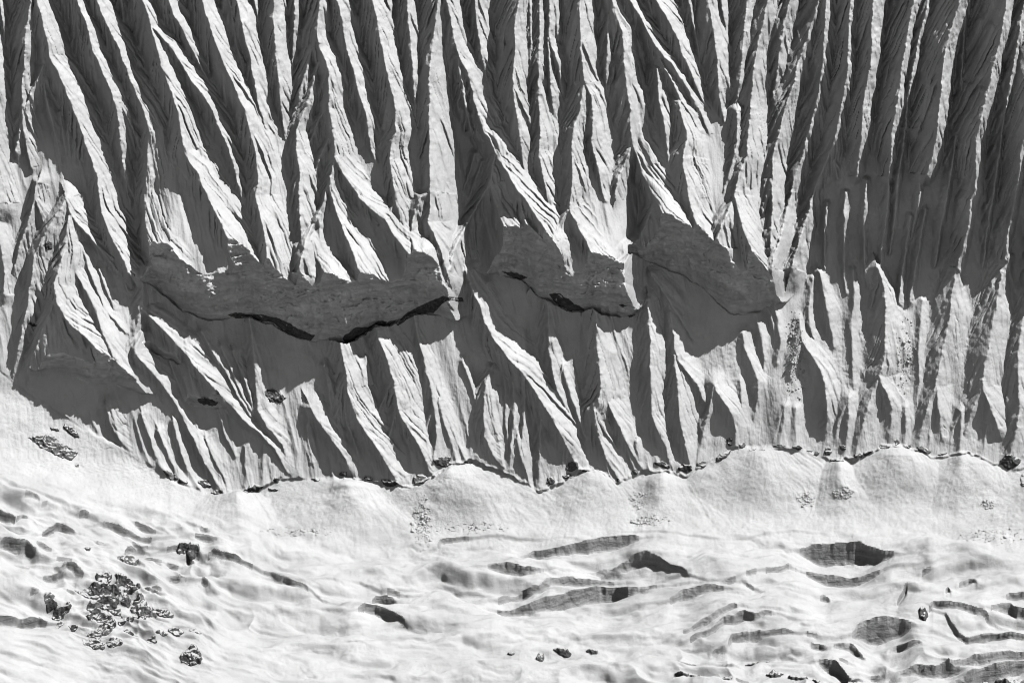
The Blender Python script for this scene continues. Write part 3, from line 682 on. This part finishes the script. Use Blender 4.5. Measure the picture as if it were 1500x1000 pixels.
def mesh_object(name, verts, faces, mats, parent=None, midx=None):
    me = bpy.data.meshes.new(name)
    nv, nf = len(verts), len(faces)
    k = faces.shape[1]
    me.vertices.add(nv); me.vertices.foreach_set("co", np.ascontiguousarray(verts, np.float32).ravel())
    me.loops.add(nf * k); me.loops.foreach_set("vertex_index", np.ascontiguousarray(faces, np.int32).ravel())
    me.polygons.add(nf)
    me.polygons.foreach_set("loop_start", np.arange(0, nf * k, k, dtype=np.int32))
    me.polygons.foreach_set("loop_total", np.full(nf, k, np.int32))
    for m in (mats if isinstance(mats, (list, tuple)) else [mats]): me.materials.append(m)
    if midx is not None: me.polygons.foreach_set("material_index", np.ascontiguousarray(midx, np.int32))
    me.update(calc_edges=True)
    o = bpy.data.objects.new(name, me)
    col.objects.link(o)
    if parent: o.parent = parent
    return o

VID = np.arange(NX * NY, dtype=np.int64).reshape(NY, NX)
Q = np.stack([VID[:-1, :-1], VID[1:, :-1], VID[1:, 1:], VID[:-1, 1:]], axis=-1).reshape(-1, 4)
# each quad belongs to what owns its corners
oc = np.stack([OWN[:-1, :-1], OWN[1:, :-1], OWN[1:, 1:], OWN[:-1, 1:]], axis=-1).reshape(-1, 4)
fo = oc.max(axis=1)
small = {}
ids, cnt = np.unique(fo, return_counts=True)
for i, n in zip(ids, cnt):
    if 0 <= i < 1000 and n < 150: fo[fo == i] = -1
    if i >= 2000 and n < 25: fo[fo == i] = -3
VP = PTS.reshape(-1, 3)
order = np.argsort(fo, kind='stable')
sf = fo[order]
bounds = np.concatenate([[0], np.nonzero(np.diff(sf))[0] + 1, [len(sf)]])
groups = {int(sf[bounds[k]]): order[bounds[k]:bounds[k + 1]] for k in range(len(bounds) - 1)}
def piece(name, key, mat, parent=None):
    q = Q[groups[key]]
    u, inv = np.unique(q, return_inverse=True)
    return mesh_object(name, VP[u], inv.reshape(-1, 4), mat, parent)

face = tag(piece("mountain_face", -1, M_FLUTE), "steep snow wall with sharp flutings above the glacier", "mountain face", kind="structure")
apron = tag(piece("snow_apron", -2, M_SNOW), "pale avalanche cones below the fluted wall", "snow slope", kind="structure")
glacier = tag(piece("glacier", -3, M_GLAC), "bright snow-covered glacier with crevasses", "glacier", kind="structure")
CLIFF_LABELS = ["layered ice cliff over the dark hollow at lower left", "short ice step beside the striped ribs at lower left", "small ice step under the notched ridge at left",
                "long grey ice cliff with black rock bands under it, left of centre", "rough ice cliff right of the long diagonal ridge", "slanting ice cliff right of centre above its own shadow", ""]
for key in sorted(groups):
    if 0 <= key < 1000: piece("snow_ridge", key, M_FLUTE, face)
    elif 1000 <= key < 2000: tag(piece("ice_cliff", key, M_CLIFF, face), CLIFF_LABELS[key - 1000])
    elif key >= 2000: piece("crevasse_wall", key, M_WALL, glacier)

# ------------------------------------------------------------------ rocks and debris set on the relief
def at(x, y, raise_):
    """world points on the relief at survey (x, y), lifted along the ground's normal"""
    u = np.interp(x, xs, np.arange(NX)); v = np.interp(y, ys, np.arange(NY))
    i = np.clip(np.floor(u).astype(int), 0, NX - 2); j = np.clip(np.floor(v).astype(int), 0, NY - 2)
    fu = (u - i); fv = (v - j)
    def bl(A):
        if A.ndim == 3: a, b = fu[..., None], fv[..., None]
        else: a, b = fu, fv
        return (A[j, i] * (1 - a) + A[j, i + 1] * a) * (1 - b) + (A[j + 1, i] * (1 - a) + A[j + 1, i + 1] * a) * b
    return bl(P0) + bl(NRM) * ((bl(h) + raise_) * MPP)[..., None]

def outcrop(name, poly, lift, rough, mat, cell=5.0, step=1.0, seed=0):
    P = np.array(poly, float)
    x0, y0 = P.min(0) - 1; x1, y1 = P.max(0) + 1
    gx_ = np.arange(x0, x1 + step, step); gy_ = np.arange(y0, y1 + step, step)
    GX, GY = np.meshgrid(gx_, gy_)
    wx = GX + 0.9 * vn(GX, GY, 4, 4, seed + 3); wy = GY + 0.9 * vn(GX, GY, 4, 4, seed + 4)
    ins = np.zeros(GX.shape, bool); dist = np.full(GX.shape, 1e9)
    for k in range(len(P)):
        ax, ay = P[k]; bx_, by_ = P[(k + 1) % len(P)]
        c = ((ay > wy) != (by_ > wy)) & (wx < (bx_ - ax) * (wy - ay) / (by_ - ay + 1e-12) + ax)
        ins ^= c
        vx, vy = bx_ - ax, by_ - ay
        u = np.clip(((wx - ax) * vx + (wy - ay) * vy) / (vx * vx + vy * vy + 1e-9), 0, 1)
        dist = np.minimum(dist, np.hypot(wx - ax - u * vx, wy - ay - u * vy))
    sd = np.where(ins, dist, -dist)
    w = max(2.0, 0.35 * sd.max())
    up = lift * (1 - np.exp(-np.maximum(sd, 0) / w)) + np.where(sd > 0, rough * (cells(GX, GY, cell, cell * 0.8, seed) + 0.6 * vn(GX, GY, 2.6, 2.6, seed + 9)) * sstep(0, 3, sd), 0) + 0.4
    up = np.where(sd <= 0.6, -2.5, up)
    V = at(GX, GY, up).reshape(-1, 3)
    idx = np.arange(GX.size).reshape(GX.shape)
    keep = (sd > -1.2)
    kq = (keep[:-1, :-1] & keep[1:, :-1] & keep[1:, 1:] & keep[:-1, 1:]).ravel()
    q = np.stack([idx[:-1, :-1], idx[1:, :-1], idx[1:, 1:], idx[:-1, 1:]], -1).reshape(-1, 4)[kq]
    if len(q) < 4: return None
    u_, inv = np.unique(q, return_inverse=True)
    return mesh_object(name, V[u_], inv.reshape(-1, 4), mat)

def blob(cx, cy, rx, ry, rot=0.0, seed=0, n=14):
    rr = np.random.default_rng(seed + 100)
    out = []
    for k in range(n):
        a = 2 * math.pi * k / n; s_ = 1 + rr.uniform(-0.22, 0.18)
        x, y = rx * math.cos(a) * s_, ry * math.sin(a) * s_
        out.append((cx + x * math.cos(rot) - y * math.sin(rot), cy + x * math.sin(rot) + y * math.cos(rot)))
    return out

ORD = ["first", "second", "third", "fourth", "fifth", "sixth", "seventh", "eighth", "ninth", "tenth", "eleventh", "twelfth", "thirteenth", "fourteenth", "fifteenth", "sixteenth", "seventeenth", "eighteenth", "nineteenth"]
TENS = {20: "twent", 30: "thirt", 40: "fort", 50: "fift", 60: "sixt"}
def nth(n):
    if n <= 19: return ORD[n - 1]
    t, r = n // 10 * 10, n % 10
    return TENS[t] + ("ieth" if r == 0 else "y-" + ORD[r - 1])

KNOBS = [(80,628,7,4,.4),(105,632,14,6,.7),(113,682,3.5,3.5,0),(250,697,12,6,.5),(268,706,7,5,.4),(300,708,10,7,.3),(317,722,10,5,.1),(362,721,6,4,0),(374,716,11,7,-.2),(400,717,8,4,0),(405,703,5,5,0),(463,702,6,4,.2),(503,694,6,5,0),(540,701,8,5,.4),(571,708,12,7,.2),(615,703,11,11,-.3),(648,675,13,9,0),(686,677,7,3,.1),(790,721,5,4,0),(806,706,6,8,0),(838,683,10,8,-.4),(831,698,7,5,-.4),(857,690,5,2.5,0),(906,706,3.5,5,0),(930,691,5,5,0),(970,681,11,6,.4),(1004,687,10,8,0),(1029,680,8,6,.1),(1060,667,12,6,-.6),(1069,646,5,7,0),(1087,652,6,5,0),(1102,657,6,4,0),(1116,659,6,2.5,0),(1142,653,9,3,0),(1168,655,7,5,.2),(1186,660,5,3,0),(1197,664,5,5,0),(1212,662,6,7,0),(1225,675,11,4,.1),(1234,656,5,6,0),(1256,669,7,5,-.3),(1270,664,8,5,-.5),(1296,654,9,4,-.1),(1313,647,4,6,0),(1331,653,4,5,.3),(1353,659,11,6,.4),(1380,665,8,3,-.2),(1478,676,14,13,-.2),(1499,706,5,12,0)]
for n, (cx, cy, rx, ry, rot) in enumerate(sorted(KNOBS)):
    o = outcrop("foot_rock", blob(cx, cy, rx * 1.1, ry * 0.95, rot, n), min(rx, ry) * 0.4, 0.7, M_ROCK if n % 3 else M_GREY, 5.0, 0.9, n % 40)
    if o: tag(o, "dark rock knob at the foot of the snow wall, %s from the left" % nth(n + 1), "rock", "rock knobs along the foot of the wall")

BANDS = [
 ([(332,461),(345,457),(362,459),(385,461),(410,466),(440,482),(464,492),(456,500),(440,496),(420,489),(400,473),(375,469),(360,466),(345,467)], "long thin black rock band under the left half of the big ice cliff"),
 ([(500,496),(520,480),(540,478),(553,470),(568,470),(585,466),(570,478),(548,482),(535,492),(520,501),(508,504)], "black rock wedge below the middle of the big ice cliff"),
 ([(578,472),(600,455),(620,446),(650,435),(678,436),(681,443),(655,443),(635,459),(615,461),(595,469),(582,478)], "black rock band rising to the right end of the big ice cliff"),
 ([(733,397),(755,399),(776,407),(765,411),(745,405)], "small black rock sliver under the ice above the diagonal ridge"),
 ([(802,430),(820,431),(842,445),(862,455),(835,457),(820,449),(810,441)], "black rock patch under the striped ice cliff right of centre"),
 ([(903,447),(912,446),(920,449),(912,452)], "tiny black rock slit in the ice right of the striped cliff"),
 ([(918,462),(930,459),(934,461),(922,466)], "tiny rock chip below the slit right of the striped cliff"),
 ([(385,573),(400,568),(411,575),(421,583),(412,591),(395,589)], "ragged black rock patch at the edge of the shadow below the big ice cliff"),
 ([(288,586),(300,580),(312,585),(323,590),(316,595),(296,593)], "black rock patch beside the striped snow ribs at lower left"),
 ([(64,360),(72,352),(80,357),(79,366),(70,368)], "round dark rock on the pale slope at upper left"),
 ([(39,474),(48,471),(58,477),(50,481)], "small dark rock on the left edge ridge"),
 ([(38,640),(75,634),(90,648),(116,662),(106,675),(85,669),(58,655)], "broad grey rock slab on the snow slope at far left"),
]
for n, (poly, lab) in enumerate(BANDS):
    o = outcrop("rock_band", poly, 2.0, 1.6, M_GREY if n == 11 else M_ROCK, 6.0, 0.9, 50 + n)
    if o: tag(o, lab, "rock")

ICEFALL = [(150,853,9,9),(177,857,10,10),(190,868,9,8),(164,867,7,6),(155,876,11,5),(128,876,16,4),(152,886,13,9),(182,882,8,5),(135,896,9,8),(158,898,17,6),(205,894,10,7),(218,902,9,5),(148,910,15,5),(158,918,9,6),(150,926,9,6),(232,900,16,5),(126,941,6,5),(140,944,9,8),(164,948,9,7),(205,885,7,5),(88,896,8,5),(75,886,7,4),(97,893,5,6),(70,878,7,5),(108,917,5,4),(90,908,4,5),(280,968,13,10),(257,932,9,6),(285,934,9,3),(222,943,8,4),(236,936,8,3)]
ir = np.random.default_rng(5)
ICEFALL += [(165 + ir.normal(0, 28), 895 + ir.normal(0, 22), ir.uniform(4, 9), ir.uniform(3, 6)) for _ in range(24)]
for n, (cx, cy, rx, ry) in enumerate(sorted(ICEFALL)):
    o = outcrop("icefall_rock", blob(cx, cy, rx * 1.35, ry * 1.25, 0.3, n + 60), min(rx, ry) * 0.42, 1.7, M_ROCK if n % 3 else M_GREY, 4.5, 0.8, 100 + n)
    if o: tag(o, "dark rock breaking through the snow of the icefall at lower left, %s from the left" % nth(n + 1), "rock", "rocks in the icefall")
OTHERS = [((283,806,9,8), "dark boulder pair on the snow left of the long diagonal crevasse"), ((269,800,12,5), "low dark rock strip left of the boulder pair above the icefall"), ((188,827,14,6), "dark rock lens on the snow just above the icefall"), ((127,806,6,4), "small dark rock among the snow humps at left"), ((148,952,5,4), "small rock at the lower rim of the icefall"),
 ((748,951,6,4), "small dark rock in the snow at bottom centre"), ((792,956,8,5), "dark rock left of the square ice block at bottom centre"), ((824,950,13,6), "square grey ice-faced rock at bottom centre"), ((868,948,9,4), "flat rock right of the square block at bottom centre"), ((1016,993,28,8), "wide dark rock heap on the bottom edge right of centre"), ((1060,997,14,5), "dark rock beside the wide heap on the bottom edge"), ((1100,965,9,5), "dark boulder below the arched crevasses at right"), ((1118,957,11,4), "dark boulder right of the first under the arched crevasses"), ((1135,985,13,7), "dark rock clump low in the icefall at bottom right"), ((1168,996,14,6), "dark rock clump on the bottom edge right of the heap"), ((1205,996,16,6), "rounded dark rocks on the bottom edge below the slanting wall"), ((1245,994,10,7), "dark rounded rock on the bottom edge near the slanting wall"), ((1352,902,8,7), "dark boulder in the snow notch right of the big ice block"), ((1480,985,22,10), "rough dark rock at the bottom right corner"), ((1435,990,20,7), "rough dark rock left of the corner at bottom right"), ((935,770,14,3), "thin dark rubble strip at the foot of the middle cone")]
for n, ((cx, cy, rx, ry), lab) in enumerate(OTHERS):
    o = outcrop("boulder", blob(cx, cy, rx, ry, 0.1, n + 200), min(rx, ry) * 0.9, 1.2, M_ROCK if n % 2 else M_GREY, 5.0, 0.85, 150 + n)
    if o: tag(o, lab, "rock")

CH = np.array([[-1, -1, -0.6], [1, -0.8, -0.6], [0.9, 1, -0.5], [-0.8, 0.9, -0.6], [-0.5, -0.6, 0.7], [0.6, -0.4, 0.6], [0.4, 0.6, 0.8], [-0.6, 0.4, 0.5]])
CF = np.array([[0, 3, 2, 1], [4, 5, 6, 7], [0, 1, 5, 4], [1, 2, 6, 5], [2, 3, 7, 6], [3, 0, 4, 7]])
DEBRIS = [((618,770),(16,42),320,"tumbled snow blocks in the gully left of the widest cone"),((1233,727),(17,10),240,"oval patch of avalanche blocks on the right-hand apron"),((1180,733),(14,12),150,"loose avalanche blocks left of the oval patch"),((1448,742),(12,8),90,"small avalanche block patch at far right"),((430,785),(60,8),140,"thin trail of snow blocks below the left cones"),((690,775),(70,10),120,"scattered snow blocks below the widest cone"),((950,768),(34,9),160,"jumble of avalanche blocks at the foot of the middle cone"),((1450,790),(60,14),200,"broken snow crust at the right edge of the apron"),((935,735),(14,18),110,"avalanche blocks in the notch right of the middle cone"),((1165,520),(18,70),260,"rough avalanche snow in the wide gully at right"),((1325,520),(16,60),160,"rough avalanche snow in the gully between two lit ribs")]
dr = np.random.default_rng(31)
for (cx, cy), (sx, sy), n, lab in DEBRIS:
    a = dr.normal(0, 0.5, (n, 2)); a = a[(a ** 2).sum(1) < 1.0]
    px = cx + a[:, 0] * sx; py = cy + a[:, 1] * sy
    c = at(px, py, np.full(len(px), 0.3))
    size = dr.gamma(2.0, 0.28, len(px)) * MPP * 1.1 + 0.06
    V = (c[:, None, :] + (CH[None] * dr.uniform(0.6, 1.3, (len(px), 8, 1))) * size[:, None, None]).reshape(-1, 3)
    F = (CF[None] + 8 * np.arange(len(px))[:, None, None]).reshape(-1, 4)
    tag(mesh_object("avalanche_debris", V, F, M_SNOW), lab, "debris", kind="stuff")

# the snowfields beyond the frame, down the glacier towards the valley
e = PTS[-1, ::6]
down = np.array([0.0, -math.cos(math.radians(9)), -math.sin(math.radians(9))])
rows = [e + np.array([0, 0, -0.05])] + [e * np.array([k, 1, 1]) + down * L_ for k, L_ in ((1.2, 60), (2.0, 300), (4.0, 900), (6.0, 1600))]
V = np.concatenate(rows); ne = len(e)
F = np.concatenate([np.stack([np.arange(ne - 1) + a * ne, np.arange(ne - 1) + (a + 1) * ne, np.arange(1, ne) + (a + 1) * ne, np.arange(1, ne) + a * ne], -1) for a in range(len(rows) - 1)])
tag(mesh_object("snowfield", V, F, M_SNOW), "snowfield of the lower glacier running towards the valley", "snowfield", kind="structure")
